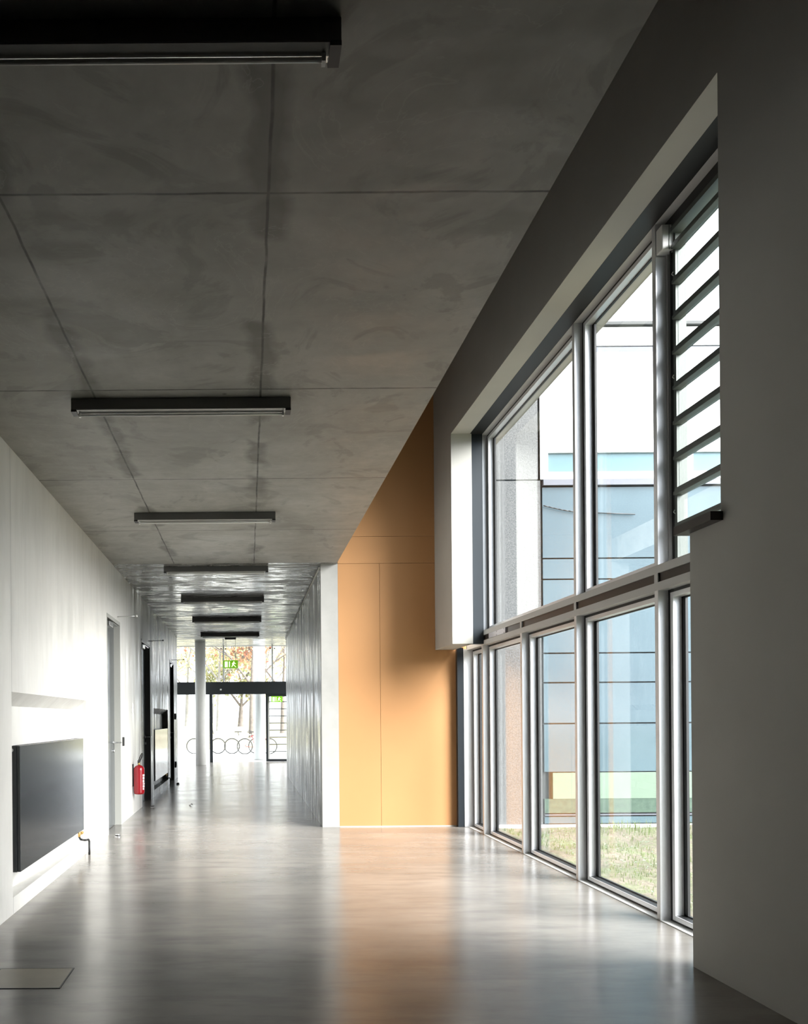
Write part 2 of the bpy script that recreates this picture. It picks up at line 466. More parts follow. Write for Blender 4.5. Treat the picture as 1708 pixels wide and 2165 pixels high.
# window wall, slightly out of parallel
def X1(y): return 2.59 + (11.08 - y) * 0.009
def wbox(m, y0, y1, z0, z1, x_out=None, th=0.26):
    a0, a1 = X1(y0), X1(y1)
    b0 = a0 + th if x_out is None else x_out; b1 = a1 + th if x_out is None else x_out
    m.quad_box([(a0, y0, z0), (b0, y0, z0), (b1, y1, z0), (a1, y1, z0), (a0, y0, z1), (b0, y0, z1), (b1, y1, z1), (a1, y1, z1)])
ZH = 5.09; ZP = 2.43
m = MB()
wbox(m, YB, 4.49, 0, 7.2)
wbox(m, 4.49, 4.80, 0, 2.585)
wbox(m, 4.49, 10.18, ZH, 7.2)
wbox(m, 10.18, YO, ZP, 7.2)
struct(m.build('wall_right', M['plaster']), 'thick grey plastered wall framing the tall window opening', 'wall')
struct(MB().box(2.93, 3.35, YB, 4.40, -0.1, 7.2).box(3.0, 3.35, 4.40, YO, 5.14, 7.2).build('wall_right_outside', M['plaster']), 'outer layer of the window wall', 'wall')
# upper void
struct(MB().box(XE - 0.2, XE, YB, YO, H + 0.32, 7.2).build('wall_upper', M['dark_void']), 'wall of the upper floor beside the void', 'wall')
struct(MB().box(XE - 0.2, 3.35, YB, YO + 0.1, 7.2, 7.35).build('ceiling', M['dark_void']), 'high dark ceiling over the void', 'ceiling')
struct(MB().box(XL - 0.3, 3.35, YB - 0.2, YB, 0, 7.2).build('wall_back', M['rear']), 'unseen wall behind the viewer, darkened to cut bounced light', 'wall')  # closes the space behind; dark colour invented to swallow light

# entrance hall shell
m = MB().box(-9, XN - 0.25, 20.75, 20.9, 0, 4.3)
struct(m.build('wall_hall_left', M['wall_left']), 'hall wall left of the corridor mouth', 'wall')
struct(MB().box(1.253, 7, 21.15, 21.3, 0, 4.3).build('wall_hall_right', M['wall_left']), 'hall wall right of the corridor mouth', 'wall')
struct(MB().box(-2.08, 1.253, 21.2, 21.32, H + 0.0, 4.04).build('wall_hall_upstand', M['wall_left']), 'upstand above the corridor mouth', 'wall')
struct(MB().box(3.07, 7, 21.3, 28.1, -0.12, 0.0).build('floor', M['floor']), 'floor of the entrance hall', 'floor')
struct(MB().box(6.95, 6.96, 21.3, 28.1, 0, 4.04).build('window_11', M['glass_far']), 'glazed right end of the entrance hall', 'window')
struct(MB().box(-8.96, -8.95, 20.9, 28.1, 0, 4.04).build('window_12', M['glass_far']), 'glazed left end of the entrance hall', 'window')

# ------------------------------------------------------------------ window front
XC = 3.0
MY = [10.30, 8.84, 7.38, 5.92, 4.46]      # far edges of the mullions
MW = 0.05
for i, e in enumerate(MY):
    top = ZH + 0.03
    m = MB()
    lowtop = 2.47
    m.box(XC, XC + 0.14, e - MW, e, 0, lowtop)
    if i != 1: m.box(XC, XC + 0.14, e - MW, e, 2.5, top)
    o = m.build('trim_%d' % (i + 2), M['alu_white'], bevel=0.003)
    struct(o, 'silver aluminium window post, number %s from the orange wall' % ('one two three four five'.split()[i]), 'window post')
struct(MB().box(2.95, XC + 0.14, 10.98, 11.06, 0, 2.43).build('trim_7', M['alu_white'], bevel=0.003), 'silver window post against the orange wall', 'window post')
struct(MB().box(2.865, 2.95, 10.985, 11.065, 0, ZP + 0.02).build('trim_8', M['blackpanel']), 'black filler strip between orange wall and windows', 'trim')
struct(MB().box(2.80, XC, 10.20, 10.298, ZP, ZH).build('trim_9', M['blackpanel']), 'black filler strip beside the white window reveal', 'trim')
struct(MB().box(2.84, 3.0, 4.4, 10.30, ZH - 0.002, ZH + 0.09).build('trim_10', M['black']), 'black strip above the window head', 'trim')
# transom: two silver rails with a dark slot between them
m = MB()
m.box(XC - 0.001, XC + 0.13, 4.41, 10.98, 2.415, 2.474)
m.box(XC - 0.001, XC + 0.13, 4.41, 10.98, 2.541, 2.60)
for e in MY: m.box(XC - 0.001, XC + 0.13, e - MW, e, 2.474, 2.541)
tr = struct(m.build('trim_11', M['alu']), 'silver transom across the window front with a dark slot', 'transom')
MB().box(XC + 0.012, XC + 0.12, 4.41, 10.98, 2.4741, 2.5409).build('slot', M['slot'], tr)
cp = MB().box(XC - 0.004, XC + 0.013, 9.34, 9.98, 2.476, 2.539).build('cover_plate', M['lilac'], tr)
for y in (9.38, 9.66):
    for z in (2.486, 2.529): MB().tube((XC - 0.006, y, z), (XC - 0.003, y, z), 0.006, n=10).build('screw', M['black'], cp)
struct(MB().box(XC, XC + 0.14, 4.41, 11.06, -0.02, 0.006).build('trim_12', M['white']), 'flat silver sill strip along the floor under the windows', 'sill')
struct(MB().box(XC, XC + 0.14, 4.41, 10.30, ZH - 0.005, ZH + 0.05).build('trim_13', M['alu']), 'silver head rail of the upper windows', 'trim')

def ring(m, x0, x1, y0, y1, z0, z1, t):
    m.box(x0, x1, y0, y0 + t, z0, z1); m.box(x0, x1, y1 - t, y1, z0, z1)
    m.box(x0, x1, y0 + t, y1 - t, z0, z0 + t); m.box(x0, x1, y0 + t, y1 - t, z1 - t, z1)
def window(idx, y0, y1, z0, z1, label, low):
    root = empty('window_%d' % idx, (XC + 0.1, (y0 + y1) / 2, z0), kind='structure')
    root['label'] = label; root['category'] = 'window'
    gp = 0.04; gb = 0.014
    m = MB(); ring(m, XC + 0.075, XC + 0.125, y0 + 0.001, y1 - 0.001, z0 + 0.001, z1 - 0.001, gp + 0.01)
    m.build('shadow_gap', M['black'], root)
    a, b, c, d = y0 + gp, y1 - gp, z0 + gb, z1 - 0.024
    m = MB(); ring(m, XC + 0.068, XC + 0.137, a, b, c, d, 0.036)
    m.build('casement', M['alu_white'], root, bevel=0.002)
    t = 0.036
    m = MB(); ring(m, XC + 0.132, XC + 0.150, a + t - .002, b - t + .002, c + t - .002, d - t + .002, 0.012)
    m.box(XC + 0.132, XC + 0.150, b - t - 0.05, b - t, c + t, d - t)
    m.build('gasket', M['black'], root)
    MB().box(XC + 0.141, XC + 0.147, a + t, b - t, c + t, d - t).build('pane', M['glass'], root)
    return root
window(1, 4.46, 5.87, 0.006, 2.415, 'nearest lower window, mostly hidden behind the grey wall', True)
window(2, 5.92, 7.33, 0.006, 2.415, 'large lower window showing the most grass outside', True)
window(3, 7.38, 8.79, 0.006, 2.415, 'lower window third from the orange wall', True)
window(4, 8.84, 10.25, 0.006, 2.415, 'lower window second from the orange wall', True)
window(5, 10.30, 10.98, 0.006, 2.415, 'narrow lower window next to the orange wall', True)
window(6, 7.38, 10.25, 2.60, ZH - 0.005, 'wide upper window beside the white reveal', False)
window(7, 5.92, 7.33, 2.60, ZH - 0.005, 'upper window between the wide pane and the louvres', False)

# louvred window
lv = empty('window_8', (XC + 0.1, 5.1, 2.6), kind='structure')
lv['label'] = 'louvred ventilation window with dark frame above the grey wall'; lv['category'] = 'louvre window'
MB().box(XC + 0.095, XC + 0.13, 5.79, 5.87, 2.6, ZH).box(XC + 0.07, XC + 0.12, 4.46, 5.87, 4.97, ZH).build('dark_channel', M['black'], lv)
MB().box(XC + 0.075, XC + 0.095, 5.845, 5.868, 2.6, 4.95).build('guide_rail', M['alu'], lv)
m = MB(); m.box(XC + 0.085, XC + 0.16, 5.755, 5.79, 2.6, 4.99); m.box(XC + 0.045, XC + 0.16, 4.5, 4.54, 2.6, 4.99)
m.box(XC + 0.05, XC + 0.16, 4.54, 5.755, 4.955, 4.99)
m.build('louvre_frame', M['louvre'], lv)
zs = [2.85 + 0.2515 * k for k in range(9)]
for k, z in enumerate(zs):
    m = MB()
    m.box(XC + 0.055, XC + 0.125, 4.54, 5.755, z - 0.026, z - 0.002)
    m.box(XC + 0.065, XC + 0.135, 4.54, 5.755, z + 0.001, z + 0.024)
    m.build('louvre_bar', M['louvre'], lv, bevel=0.003)
for a, b in zip([2.6] + zs, zs + [4.955]):
    MB().box(XC + 0.098, XC + 0.104, 4.54, 5.755, a + 0.032, b - 0.032).build('louvre_pane', M['glass'], lv)
ms = struct(MB().box(2.58, X1(4.5) + 0.1, 4.47, 4.86, 2.585, 2.635).build('trim_14', M['slot']), 'short dark ledge on top of the low grey wall', 'ledge')

# window opener: motor box, rod, clips
ac = empty('window_opener', (3.06, 5.84, 2.75), 'grey window opener box with thin rod beside the louvred window', 'window opener')
MB().box(3.002, 3.115, 5.775, 5.862, 4.85, 5.03).build('motor_box', M['white'], ac, bevel=0.006)
MB().box(3.05, 3.053, 5.772, 5.776, 4.85, 5.03).box(3.085, 3.088, 5.772, 5.776, 4.85, 5.03).build('seam', M['louvre'], ac)
MB().tube((3.095, 5.783, 4.85), (3.095, 5.783, 2.78), 0.0035).build('rod', M['chrome'], ac)
MB().lathe([(0.002, 2.77), (0.010, 2.775), (0.010, 2.79), (0.002, 2.795)], 3.095, 5.783, 12).build('rod_end', M['chrome'], ac)
MB().tube((3.075, 5.80, 4.85), (3.075, 5.80, 4.78), 0.006).build('cable', M['rubber'], ac)
for z in (4.66, 3.92, 2.95):
    m = MB(); a = (3.052, 5.80, z + 0.026); b = (3.094, 5.80, z); 
    m.path([(3.073, 5.783, z + 0.012), (3.081, 5.783, z + 0.030), (3.115, 5.783, z + 0.010), (3.111, 5.783, z - 0.004)], 0.003, 6)
    m.path([(3.073, 5.783, z + 0.012), (3.103, 5.783, z - 0.010)], 0.003, 6)
    m.build('clip', M['white'], ac)

# ------------------------------------------------------------------ radiators
def radiator():
    r = empty('radiator', (XL, 6.42, 0.29), 'large dark grey flat panel radiator in the nearest wall niche', 'radiator', 'flat radiators in the wall niches')
    MB().box(XL - 0.022, XL + 0.004, 6.43, 8.91, 0.29, 1.30).build('front_panel', M['radiator'], r, bevel=0.004)
    MB().box(XL - 0.095, XL - 0.022, 6.42, 6.435, 0.29, 1.30).build('side_panel', M['radside'], r)
    MB().box(XL - 0.095, XL - 0.022, 8.90, 8.915, 0.29, 1.30).build('side_panel', M['radside'], r)
    MB().box(XL - 0.095, XL - 0.075, 6.435, 8.90, 0.31, 1.28).build('rear_panel', M['radside'], r)
    m = MB()
    m.box(XL - 0.09, XL - 0.022, 6.435, 8.90, 1.288, 1.294)
    for k in range(40): m.box(XL - 0.085, XL - 0.028, 6.5 + k * 0.06, 6.503 + k * 0.06, 1.294, 1.299)
    m.build('top_grille', M['radiator'], r)
    v = MB().tube((XL - 0.058, 6.42, 1.265), (XL - 0.058, 6.405, 1.265), 0.014, n=14).build('vent_plug', M['chrome'], r)
    MB().tube((XL - 0.058, 8.915, 1.27), (XL - 0.058, 8.94, 1.27), 0.016, n=14).build('end_cap', M['radside'], r)
    m = MB().tube((XL - 0.03, 8.82, 0.29), (XL - 0.03, 8.82, 0.22), 0.014).tube((XL - 0.03, 8.82, 0.245), (XL - 0.03, 8.93, 0.245), 0.011).tube((XL - 0.03, 8.93, 0.245), (XL - 0.03, 8.99, 0.245), 0.017)
    m.build('valve', M['brass'], r)
    MB().path([(XL - 0.03, 8.82, 0.22), (XL - 0.02, 8.84, 0.19), (XL + 0.02, 8.88, 0.175), (XL + 0.045, 8.95, 0.172), (XL + 0.05, 8.97, 0.15), (XL + 0.05, 8.97, 0.0)], 0.012, 10).build('pipe', M['rubber'], r)
    return r
r0 = radiator()
r1 = copy_tree(r0, (XL, 6.42 + 9.37, 0.29), 'far radiator in the second niche, reflecting bright daylight')

# ------------------------------------------------------------------ doors in left wall
for i, (a, b) in enumerate(doors):
    d = empty('door_%d' % (i + 1), (XL, a, 0), kind='structure')
    d['label'] = ['nearest grey steel door with pale jamb', 'second door with dark jamb beside the extinguisher', 'farthest door with dark jamb near the hall'][i]; d['category'] = 'door'
    mj = M['jamb_light'] if i == 0 else M['jamb_dark']
    m = MB(); m.box(XN + 0.001, XL + 0.004, b - 0.03, b - 0.001, 0, ZD - 0.001).box(XN + 0.001, XL + 0.004, a + 0.001, a + 0.03, 0, ZD - 0.001)
    m.box(XN + 0.001, XL + 0.004, a + 0.03, b - 0.03, ZD - 0.05, ZD - 0.001)
    m.build('door_frame', mj, d)
    MB().box(XN + 0.001, XN + 0.035, a + 0.03, b - 0.03, 0.008, ZD - 0.05).build('door_leaf', M['door'], d, bevel=0.002)
    h = MB().tube((XN + 0.035, b - 0.12, 1.18), (XL + 0.03, b - 0.12, 1.18), 0.009).tube((XL + 0.03, b - 0.12, 1.18), (XL + 0.03, b - 0.27, 1.18), 0.009).build('door_handle', M['chrome'], d)
    MB().tube((XN + 0.035, b - 0.12, 1.18), (XN + 0.042, b - 0.12, 1.18), 0.026, n=20).build('rosette', M['chrome'], h)
    MB().tube((XN + 0.035, b - 0.12, 1.06), (XN + 0.050, b - 0.12, 1.06), 0.022, n=20).build('lock', M['chrome'], d)
    cl = MB().box(XN + 0.035, XL + 0.0, a + 0.25, a + 0.53, ZD - 0.14, ZD - 0.075).build('door_closer', M['chrome'], d, bevel=0.006)
    MB().box(XN + 0.04, XL - 0.01, a + 0.50, b - 0.12, ZD - 0.072, ZD - 0.055).build('closer_arm', M['chrome'], cl)
    rd = MB().tube((XL, b - 0.22, ZD + 0.055), (XL + 0.27, b - 0.22, ZD + 0.065), 0.006).build('wall_rod', M['chrome'] if i == 0 else M['jamb_dark'], d)
    MB().tube((XL + 0.262, b - 0.22, ZD + 0.065), (XL + 0.285, b - 0.22, ZD + 0.065), 0.015).build('rod_knob', M['white'] if i == 0 else M['jamb_dark'], rd)
# door stops
ds = empty('door_stop', (-1.675, 10.28, 0), 'silver floor door stop by the nearest door', 'door stop', 'floor door stops')
MB().lathe([(0.040, 0), (0.040, 0.008), (0.030, 0.012), (0.030, 0.036), (0.026, 0.042)], -1.675, 10.28, 24).build('stop_body', M['chrome'], ds)
MB().lathe([(0.0315, 0.018), (0.033, 0.022), (0.033, 0.030), (0.0315, 0.034)], -1.675, 10.28, 24).build('rubber_ring', M['rubber'], ds)
copy_tree(ds, (-1.64, 13.75, 0), 'floor door stop in front of the second door')
copy_tree(ds, (-1.63, 18.6, 0), 'floor door stop by the farthest door')
# wall plates
for y, z, lab in ((11.75, 1.69, 'white light switch plate nearest to the first door'), (12.75, 1.69, 'white light switch plate farther from the first door')):
    s = empty('light_switch', (XL, y, z - 0.07), lab, 'light switch', 'light switches on the left wall')
    MB().box(XL, XL + 0.012, y - 0.04, y + 0.04, z - 0.08, z + 0.08).build('plate', M['white'], s, bevel=0.003)
    MB().box(XL + 0.012, XL + 0.017, y - 0.028, y + 0.028, z + 0.005, z + 0.06).build('rocker', M['white'], s)
    MB().box(XL + 0.012, XL + 0.017, y - 0.028, y + 0.028, z - 0.06, z - 0.005).build('rocker', M['white'], s)
s = empty('card_reader', (XL, 11.74, 1.12), 'small black card reader beside the nearest door handle', 'card reader')
MB().box(XL, XL + 0.025, 11.70, 11.77, 1.12, 1.25).build('reader_case', M['rubber'], s, bevel=0.006)
MB().box(XL + 0.025, XL + 0.027, 11.72, 11.75, 1.19, 1.22).build('reader_window', M['radside'], s)
for z, lab, nm in ((1.50, 'small dark wall box beside the farthest door, upper one', 'wall_box'), (0.30, 'small dark socket low on the wall past the farthest door', 'wall_socket')):
    s = empty(nm, (XL, 20.1, z), lab, 'wall box')
    MB().box(XL, XL + 0.04, 20.05, 20.17, z, z + 0.15).build('box_case', M['rubber'], s, bevel=0.005)
    MB().box(XL + 0.04, XL + 0.045, 20.08, 20.14, z + 0.04, z + 0.11).build('box_lid', M['radside'], s)

# ------------------------------------------------------------------ fire extinguisher
ex, ey = XL + 0.105, 12.7
fe = empty('fire_extinguisher', (ex, ey, 0.33), 'red fire extinguisher hanging on the wall between the first two doors', 'fire extinguisher')
R_ = 0.085
MB().lathe([(R_ * .70, 0.325), (R_ * .9, 0.333), (R_, 0.36), (R_, 0.705), (R_ * .97, 0.735), (R_ * .75, 0.765), (R_ * .4, 0.782), (0.02, 0.785)], ex, ey).build('cylinder_body', M['red'], fe)
hd = MB().tube((ex, ey, 0.785), (ex, ey, 0.825), 0.018).build('valve_head', M['brass'], fe)
MB().box(ex - 0.012, ex + 0.012, ey - 0.09, ey + 0.02, 0.822, 0.834).box(ex - 0.012, ex + 0.012, ey - 0.10, ey + 0.015, 0.848, 0.858).build('lever', M['rubber'], hd)
pts = [(ex, ey, 0.80), (ex + 0.02, ey, 0.86), (ex + 0.045, ey, 0.92), (ex + 0.06, ey, 0.955), (ex + 0.052, ey, 0.97), (ex + 0.036, ey, 0.955), (ex + 0.012, ey, 0.90), (ex - 0.01, ey, 0.84), (ex - 0.012, ey, 0.80)]
MB().path(pts, 0.009, 8).build('hose', M['rubber'], fe)
MB().box(XL, XL + 0.02, ey - 0.025, ey + 0.025, 0.45, 0.80).box(XL + 0.02, XL + 0.04, ey - 0.025, ey + 0.025, 0.68, 0.70).build('wall_bracket', M['rubber'], fe)
m = MB()   # curved paper label wrapped on the body, facing the corridor
def arc(m, a0, a1, z0, z1, r):
    k = 8
    for i in range(k):
        p, q = a0 + (a1 - a0) * i / k, a0 + (a1 - a0) * (i + 1) / k
        b = len(m.v)
        for zz in (z0, z1):
            for t in (p, q): m.v.append((ex + r * math.cos(t), ey + r * math.sin(t), zz))
        m.f.append((b, b + 1, b + 3, b + 2)); m.smooth.append(True)
for k, (z0, z1) in enumerate(((0.40, 0.425), (0.435, 0.47), (0.48, 0.50), (0.51, 0.555), (0.565, 0.60), (0.61, 0.64))):
    arc(m, math.radians(-42), math.radians(-18 + (k % 3) * 8), z0, z1, R_ + 0.0012)
m.build('label_print', M['white'], fe)

# ------------------------------------------------------------------ ceiling lamps
CXL = -0.425; LL = 0.725
def lamp(y):
    r = empty('ceiling_light', (CXL, y, H), 'x', 'ceiling light', 'tube lights across the corridor ceiling')
    x0, x1 = CXL - LL, CXL + LL
    MB().box(x0, x1, y, y + 0.085, H - 0.075, H - 0.002).build('housing', M['lampcase'], r, bevel=0.003)
    for a, b in ((x0, x0 + 0.035), (x1 - 0.035, x1)): MB().box(a, b, y, y + 0.085, H - 0.090, H - 0.075).build('end_cap', M['lampend'], r)
    m = MB(); c0, c1, ym = x0 + .035, x1 - .035, y + 0.0425
    m.quad_box([(c0, y + .004, H - .077), (c1, y + .004, H - .077), (c1, ym, H - .088), (c0, ym, H - .088), (c0, y + .004, H - .075), (c1, y + .004, H - .075), (c1, ym, H - .086), (c0, ym, H - .086)])
    m.quad_box([(c0, ym, H - .088), (c1, ym, H - .088), (c1, y + .081, H - .077), (c0, y + .081, H - .077), (c0, ym, H - .086), (c1, ym, H - .086), (c1, y + .081, H - .075), (c0, y + .081, H - .075)])
    m.build('reflector', M['reflector'], r)
    t = MB().tube((x0 + 0.055, y + 0.0425, H - 0.100), (x1 - 0.055, y + 0.0425, H - 0.100), 0.008, n=14).build('tube', M['tube'], r)
    for a in (x0 + 0.045, x1 - 0.057): MB().box(a, a + 0.012, y + 0.03, y + 0.055, H - 0.112, H - 0.086).build('tube_socket', M['white'], t)
    return r
L0 = lamp(2.43)
ly = [2.43, 5.30, 8.24, 11.15, 14.0, 16.85, 19.85]
lab = ['long tube light nearest the viewer, cut off by the left picture edge', 'long dark tube light in front of the first full ceiling bay, second from the viewer',
       'tube light third from the viewer, grey housing', 'tube light fourth from the viewer, where the corridor narrows', 'tube light fifth from the viewer',
       'tube light sixth from the viewer', 'tube light farthest away, just in front of the hanging exit sign']
L0['label'] = lab[0]
for y, t in zip(ly[1:], lab[1:]): copy_tree(L0, (CXL, y, H), t)

# ------------------------------------------------------------------ exit signs
def sign(cx, y, z0, label, hang):
    wd, hg = 0.385, 0.205
    s = empty('exit_sign', (cx, y, z0), label, 'exit sign', 'green running man exit signs')
    MB().box(cx - wd / 2, cx + wd / 2, y, y + 0.035, z0, z0 + hg).build('sign_box', M['sign_green'], s, bevel=0.003)
    m = MB(); y0 = y - 0.003
    m.box(cx - 0.155, cx - 0.075, y0, y, z0 + 0.025, z0 + 0.175)                      # doorway
    m.build('doorway_symbol', M['sign_white'], s)
    m = MB()
    m.poly_y([(cx - 0.045, z0 + 0.03), (cx - 0.015, z0 + 0.03), (cx - 0.015, z0 + 0.175), (cx - 0.045, z0 + 0.175)], y0, y)
    m.build('arrow_symbol', M['sign_white'], s)
    m = MB()
    def pl(*p): m.poly_y([(cx + a, z0 + b) for a, b in p], y0, y)
    pl(*[(0.085 + 0.017 * math.cos(t * math.pi / 5), 0.162 + 0.017 * math.sin(t * math.pi / 5)) for t in range(10)])
    pl((0.045, 0.085), (0.085, 0.085), (0.105, 0.145), (0.060, 0.145))      # torso
    pl((0.062, 0.145), (0.030, 0.115), (0.036, 0.103), (0.070, 0.128))      # arm
    pl((0.095, 0.145), (0.140, 0.118), (0.135, 0.104), (0.088, 0.125))      # arm
    pl((0.045, 0.090), (0.072, 0.085), (0.040, 0.030), (0.018, 0.032))      # leg
    pl((0.060, 0.088), (0.088, 0.088), (0.118, 0.060), (0.098, 0.052))      # thigh
    pl((0.098, 0.062), (0.118, 0.060), (0.150, 0.028), (0.128, 0.024))      # shin
    m.build('running_figure', M['sign_white'], s)
    if hang:
        MB().box(cx - 0.145, cx + 0.145, y - 0.02, y + 0.055, H - 0.045, H - 0.002).build('ceiling_bracket', M['steel_dark'], s)
        for a in (-0.115, 0.125): MB().tube((cx + a, y + 0.018, z0 + hg), (cx + a, y + 0.018, H - 0.04), 0.004).build('hanging_rod', M['steel_dark'], s)
    return s
sign(-0.44, 21.0, 2.83, 'green exit sign hanging on two rods from the corridor ceiling', True)
# ------------------------------------------------------------------ floor hatch, leaf
hh = empty('floor_hatch', (-1.28, 4.68, 0), 'rectangular brownish floor hatch at the lower left', 'floor hatch')
MB().box(-1.50, -1.07, 4.505, 4.857, 0.0, 0.003).build('hatch_plate', M['hatch'], hh)
m = MB(); 
for b in ((-1.508, -1.50, 4.497, 4.865), (-1.07, -1.062, 4.497, 4.865), (-1.5, -1.07, 4.497, 4.505), (-1.5, -1.07, 4.857, 4.865)): m.box(*b, 0, 0.0035)
m.build('hatch_frame', M['radside'], hh)
m = MB()
b = 0
pts = [(-1.04, 14.02, 0.002), (-1.0, 13.97, 0.025), (-0.965, 14.0, 0.004), (-0.99, 14.06, 0.03), (-1.02, 14.07, 0.003)]
m.v = pts + [(p[0], p[1], p[2] + 0.002) for p in pts]
m.f = [(0, 1, 3), (1, 2, 3), (0, 3, 4), (5, 8, 6), (6, 8, 7), (5, 9, 8), (0, 5, 6, 1), (1, 6, 7, 2), (2, 7, 8, 3), (3, 8, 9, 4), (4, 9, 5, 0)]; m.smooth = [False] * len(m.f)
tag(m.build('dry_leaf', M['leafbrown']), 'small curled dark leaf on the corridor floor', 'leaf')

# ------------------------------------------------------------------ entrance hall front
tag(MB().lathe([(0.175, 0.0), (0.175, 4.04)], -1.56, 26.6, 40).build('round_column', M['column']), 'slender round concrete column in the entrance hall', 'column')
YF = 28.0
def PX(px, Y): return (px - 524) / F * Y
beam = MB().box(-8.9, 6.9, YF - 0.12, YF + 0.1, 2.36, 2.79).build('trim_15', M['steel_dark'])
struct(beam, 'black steel beam across the glazed entrance front', 'beam')
MB().box(-0.96, -0.90, YF - 0.124, YF - 0.118, 2.50, 2.55).build('beam_fitting', M['white'], beam)
struct(MB().box(PX(443, YF), PX(449.5, YF), YF - 0.06, YF + 0.06, 0, 2.36).build('trim_16', M['steel_dark']), 'black steel post of the entrance glazing', 'post')
for k, x in enumerate((-8.0, -6.0, -4.0, 3.2, 5.2)):
    struct(MB().box(x, x + 0.1, YF - 0.06, YF + 0.06, 0, 2.36).build('trim_%d' % (20 + k), M['steel_dark']), 'black steel post of the side glazing', 'post')
k = 0
for px in (473.5, 576.5):
    x = PX(px, YF)
    for dx in [0]:
        p = MB().box(x - 0.028, x + 0.028, YF - 0.05, YF + 0.05, 2.79, 4.04).build('trim_%d' % (17 + k), M['alu_white'])
        struct(p, 'slim pale post in the upper entrance glazing, %s' % ('left' if k == 0 else 'right'), 'post')
        MB().tube((x - 0.10, YF - 0.06, 3.94), (x - 0.05, YF - 0.06, 3.94), 0.02).tube((x + 0.05, YF - 0.06, 3.94), (x + 0.10, YF - 0.06, 3.94), 0.02).build('glass_clamp', M['rubber'], p)
    k += 1
wi = struct(MB().box(-8.9, 6.9, YF + 0.01, YF + 0.02, 2.79, 4.04).build('window_9', M['glass_far']), 'upper glazing of the entrance hall', 'window')
wi = struct(MB().box(-8.9, PX(443, YF), YF + 0.01, YF + 0.02, 0, 2.36).box(PX(449.5, YF), PX(561, YF), YF + 0.01, YF + 0.02, 0, 2.36).box(PX(561, YF) + 1.35, 6.9, YF + 0.01, YF + 0.02, 0, 2.36).build('window_10', M['glass_far']), 'lower glazing of the entrance hall', 'window')
x0 = PX(562, YF); x1 = x0 + 1.3
d = empty('door_4', (x0, YF, 0), kind='structure'); d['label'] = 'black framed glass entrance door with horizontal bars'; d['category'] = 'door'
m = MB(); m.box(x0, x0 + 0.075, YF - 0.05, YF + 0.03, 0.01, 2.36).box(x1 - 0.075, x1, YF - 0.05, YF + 0.03, 0.01, 2.36).box(x0 + 0.075, x1 - 0.075, YF - 0.05, YF + 0.03, 0.01, 0.10).box(x0 + 0.075, x1 - 0.075, YF - 0.05, YF + 0.03, 2.27, 2.36)
m.build('door_frame', M['steel_dark'], d)
MB().box(x0 + 0.075, x0 + 0.13, YF - 0.03, YF + 0.03, 0.1, 2.27).build('inner_stile', M['alu'], d)
MB().box(x0 + 0.13, x1 - 0.075, YF, YF + 0.01, 0.1, 2.27).build('pane', M['glass_far'], d)
for k in range(8): MB().box(x0 + 0.13, x1 - 0.075, YF - 0.035, YF - 0.01, 0.345 + 0.247 * k, 0.375 + 0.247 * k).build('door_bar', M['louvre'], d)
sign(PX(585.5, YF - .1) , YF - 0.12, 2.075, 'green exit sign above the barred glass entrance door', False)
struct(MB().box(-8.9, 6.9, YF - 0.1, YF + 0.2, 4.04, 5.5).build('wall_front', M['facade_white']), 'outer front of the entrance hall', 'wall')

# ------------------------------------------------------------------ courtyard facade in line with the orange wall
YA = 11.2
fb = empty('courtyard_building', (3.3, YA, 0), 'courtyard building wing with blue-grey glass panels, mint band and pebbled concrete corner', 'building')
MB().box(3.26, 4.09, YA - 0.02, YA + 0.4, 0.0, 4.78).box(3.26, 4.09, YA - 0.02, YA + 0.4, 4.80, 7.0).build('concrete_corner', M['pebble'], fb)
MB().box(3.27, 14, YA + 0.06, YA + 6, 0.0, 6.95).build('core', M['facade_joint'], fb)
FX0, FX1 = 4.125, 14.0
def row(name, z0, z1, mat, x0=FX0, proud=0.0): MB().box(x0, FX1, YA - proud, YA + 0.08, z0 + 0.010, z1 - 0.010).build(name, M[mat], fb)
row('plinth_panel', 0.0, 0.11, 'facade_blue')
row('sill_strip', 0.11, 0.145, 'facade_grey', proud=0.01)
row('stone_panel', 0.145, 0.36, 'facade_green')
MB().box(4.24, FX1, YA - 0.004, YA + 0.08, 0.352, 0.715).build('mint_band', M['facade_mint'], fb)
for a, b in ((0.72, 1.40), (1.40, 1.97), (1.97, 2.38), (2.38, 3.41), (3.41, 3.70), (3.70, 4.70)): row('glass_panel', a, b, 'facade_blue')
row('cornice_strip', 4.70, 4.80, 'facade_grey', proud=0.05)
MB().box(4.06, FX1, YA - 0.02, YA + 0.1, 4.80, 4.90).box(4.06, FX1, YA - 0.02, YA + 0.1, 5.17, 6.56).box(4.06, 4.20, YA - 0.02, YA + 0.1, 4.90, 5.17).box(6.05, 6.22, YA - 0.02, YA + 0.1, 4.9, 5.17).build('white_wall', M['facade_white'], fb)
MB().box(4.20, 6.05, YA + 0.02, YA + 0.09, 4.90, 5.17).box(6.22, 7.4, YA + 0.02, YA + 0.09, 4.90, 5.17).build('strip_window', M['facade_teal'], fb)
row('soffit_strip', 6.56, 6.65, 'facade_grey', 4.06); row('parapet_panel', 6.65, 6.93, 'facade_white', 4.06)
MB().box(3.22, FX1, YA - 0.06, YA + 0.3, 6.93, 6.97).build('roof_edge', M['facade_joint'], fb)
m = MB()
p = [(4.13 + 0.55 * t / 8, YA - 0.03, 4.43 - 0.10 * math.sin(t / 8 * 1.4)) for t in range(9)]
tag(MB().path(p + [(5.4, YA - 0.03, 4.30)], 0.008, 6).build('hanging_cable', M['steel_dark']), 'thin dark cable hanging across the upper glass panel outside', 'cable')
